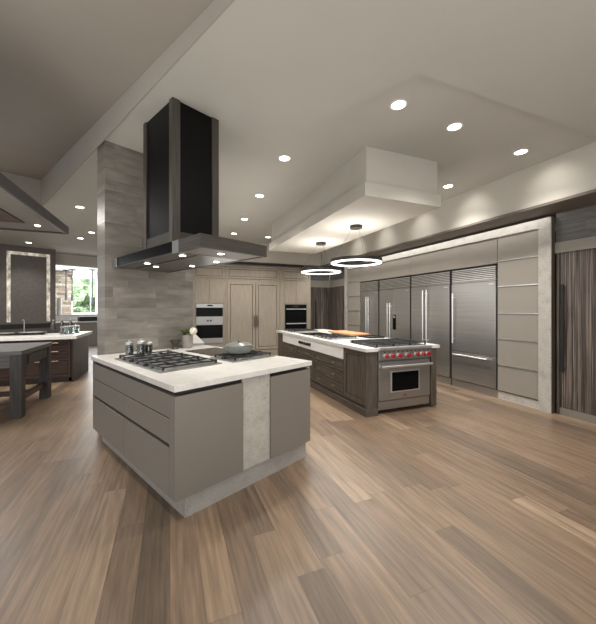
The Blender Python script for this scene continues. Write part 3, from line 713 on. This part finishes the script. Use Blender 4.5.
# ------------------------------------------------------------------ far room
def RI(name, mat, *d, **k): return bx(name, mat, None, *d, rz=ANG, **k)
struct(RI('trim_8', 'wallp', 2.41, 6.0, 13.95, 14.15, 3.05, 3.57), 'pale header above the opening to the far room', 'trim')
struct(RI('ceiling', 'white', 1.0, 8, 14.16, 21, 3.42, 3.55), 'bright white ceiling of the far room', 'ceiling')
struct(RI('wall_far', 'white', 5.5, 8, 20, 20.2, 0, 3.42)); struct(RI('wall_far', 'rubble', 2.6, 4.35, 20, 20.2, 0, 3.42), 'stacked stone wall of the far room', 'wall')
struct(RI('wall_far', 'white', 4.351, 5.499, 20, 20.2, 0, 1.2)); struct(RI('wall_far', 'white', 4.351, 5.499, 20, 20.2, 3.2, 3.42))
w = thing('window_1', 'bright garden window of the far room', 'window', UI(4.35, 20.0, 1.2), ANG); w['kind'] = 'structure'
m = MB(); W_, H_ = 1.148, 2.0
m.box(.001, .05, .02, .08, 0, H_); m.box(W_-.05, W_, .02, .08, 0, H_); m.box(.0501, W_-.0501, .02, .08, 0, .05); m.box(.0501, W_-.0501, .02, .08, H_-.05, H_); m.box(W_*.73, W_*.73+.04, .02, .08, .0501, H_-.0501); m.box(.0501, W_*.73, .02, .08, 1.5, 1.53)
m.build('window_frame', 'white', w)
bx('pane', 'glass', w, .051, W_-.051, .045, .052, .051, H_-.051)
for i, (x, y, z, r, lab) in enumerate(((3.6, 22.6, .8, .8, 'leafy green bush outside the window, low on the left'), (5.3, 22.8, .9, .66, 'leafy green bush outside the window, in the middle'), (7.0, 23.2, .9, .9, 'leafy green bush outside the window, at the right'), (5.2, 25.6, 2.2, 1.9, 'tall light green tree crown outside the window'))):
    b = MB(); bmesh.ops.create_icosphere(b.bm, subdivisions=4, radius=r)
    for vv in b.bm.verts: vv.co *= 1+random.uniform(-.16, .12)
    o = b.build('garden_bush', 'foliage', None, loc=UI(x, y, z)); tag(o, lab, 'bush', 'garden greenery')
fc = thing('far_counter', 'pale grey counter with raised white ledge in the far room', 'counter', UI(2.5, 14.9), ANG)
bx('counter_base', 'taupe_l', fc, .0, 3.4, .05, .8, 0, .91); bx('counter_top', 'quartz', fc, -.02, 3.42, 0, .85, .91, .955, bev=.004)
bx('ledge_wall', 'white', fc, 0, 3.4, .86, .95, 0, 1.19); bx('ledge_top', 'quartz', fc, -.02, 3.42, .8, 1.1, 1.191, 1.23, bev=.004)
for k, (x, wd_) in enumerate(((1.05, .62), (1.72, .4))):
    t = thing('black_box', ['long black box on the far room counter', 'short black box at the right on the far room counter'][k], 'box', UI(2.5+x, 15.15, .9555), ANG)
    bx('box_body', 'dark', t, 0, wd_, 0, .25, 0, .17, bev=.006); bx('box_lid', 'ringblack', t, -.005, wd_+.005, -.005, .255, .1705, .19, bev=.004)
t = thing('floor_vase', 'tall white cylinder vase on the far room ledge', 'vase', UI(3.02, 15.85, 1.231)); MB().lathe([(0, 0), (.08, 0), (.085, .03), (.085, .66), (.078, .68), (.07, .68), (.072, .05), (0, .04)]).build('vase_body', 'porcelain', t, True)
t = thing('floor_vase', 'grey cylinder vase left of the tall white one in the far room', 'vase', UI(2.80, 15.85, 1.231)); MB().lathe([(0, 0), (.09, 0), (.095, .03), (.095, .64), (.088, .66), (.08, .66), (.082, .05), (0, .04)]).build('vase_body', 'vase', t, True)
for (x, y, z, lab) in ((4.13, 18.9, 1.85, 'thin rod pendant at the left in front of the stone wall'), (4.0, 19.5, 1.9, 'thin rod pendant farthest left, deeper in the far room'), (4.84, 18.3, 1.75, 'thin rod pendant hanging in front of the garden window')):
    t = thing('rod_pendant', lab, 'pendant light', UI(x, y), ANG, 'rod pendants in the far room')
    MB().cyl((0, 0, 3.39), .14, .029).build('canopy', 'dark', t, True); MB().tube([(0, 0, z+.3), (0, 0, 3.39)], .022, 8).build('rod', 'dark', t, True); MB().cyl((0, 0, z), .05, .3).build('shade', 'hood2', t, True)

# ------------------------------------------------------------------ lights
def area(loc, tgt, sx, sy, w, col=(1, .97, .93)):
    l = bpy.data.lights.new('area', 'AREA'); l.shape = 'RECTANGLE'; l.size = sx; l.size_y = sy; l.energy = w; l.color = col
    o = bpy.data.objects.new('area_lamp', l); C.objects.link(o); o.location = loc
    o.rotation_euler = (Vector(tgt)-Vector(loc)).to_track_quat('-Z', 'Y').to_euler(); return o
area(UI(5.2, 17.5, 3.4), UI(5.2, 17.5, 0), 3, 3, 300, (.95, .98, 1))  # added fill from above in the far room, no fixture
area(UI(4.5, 17.5, 1.0), UI(4.5, 17.6, 4), 3, 3, 120, (.9, .96, 1))                     # added upward fill for the far room, no fixture
area(UI(5.0, 22.0, 5.5), UI(5.0, 23.8, 1), 4, 2, 800, (1, 1, 1))          # daylight on the garden
area((4.86, 5.7, 2.835), (5.03, 5.7, 2.35), 5.6, .05, 12)                    # strip under the cornice
for y in (2.9, 3.5): spot(*UI(1.55, y, 1.95), 16, 130, .9, .03)
area((2.8, 4.42, 2.21), (2.8, 4.42, 0), .7, .7, 14); area((2.86, 5.83, 2.21), (2.86, 5.83, 0), .7, .7, 14)
w = bpy.data.worlds.new('world'); sc.world = w; w.use_nodes = True
nt = w.node_tree; bg = nt.nodes['Background']
bg.inputs['Color'].default_value = (.93, .96, 1, 1); bg.inputs['Strength'].default_value = .85

area((-1.5, -3.2, 2.4), (1.5, 5, 1.2), 5, 3, 130)  # added front fill behind the camera, not a lamp of the kitchen
area((1.5, 1.0, 3.34), (1.5, 1.0, 0), 3, 2, 25)  # free fill lamp below the near ceiling, no fixture
area(UI(-1.6, 3.2, .9), UI(-1.6, 3.6, 4), 2.2, 3, 70)  # unseen upward fill added to lift the tray ceiling
area((1.2, .0, .4), (1.2, .6, 4), 3, 2, 40)  # unseen upward fill added to lift the near ceiling
area((1.2, 6.2, 1.2), (1.2, 6.2, 4), 1.0, 3.4, 16)  # unseen upward fill added in the walkway between the islands
for q in ((2.80, 4.42), (2.86, 5.83)): area((q[0], q[1], 2.31), (q[0], q[1], 4), .6, .6, 9)
area((-3.0, 6.2, 3.0), (-2.6, 6.6, 0), 1.8, 1.8, 130)  # added fill over the left zone, no fixture
for y in (1.4, 2.58, 3.74, 4.85, 6.0, 7.15): spot(4.1, y, 3.40, 9, 85, 1, .05, (4.62, y, 2.95))  # extra wall-wash spots added without fixtures to brighten the upper wall
spot(-1.0, 2.9, 3.4, 110, 120, 1, .3)  # added spot without fixture, brightens the left floor
spot(-1.6, 4.6, 3.45, 70, 120, 1, .3)  # second free spot added for the left side
spot(4.3, 8.3, 2.9, 30, 90, 1, .1, (4.75, 9.7, 1.6))  # added spot without fixture to brighten the far corner alcove
# ------------------------------------------------------------------ camera
cam = bpy.data.cameras.new('camera'); co = bpy.data.objects.new('camera', cam); C.objects.link(co)
co.location = (0, 0, 1.5); co.rotation_euler = (PI/2, 0, R(-22))
cam.sensor_fit = 'HORIZONTAL'; cam.sensor_width = 36; cam.lens = 318/596*36; cam.shift_y = -4/596
cam.clip_start = .05
sc.camera = co
sc.view_settings.view_transform = 'Standard'
sc.view_settings.look = 'None'
sc.view_settings.exposure = .42
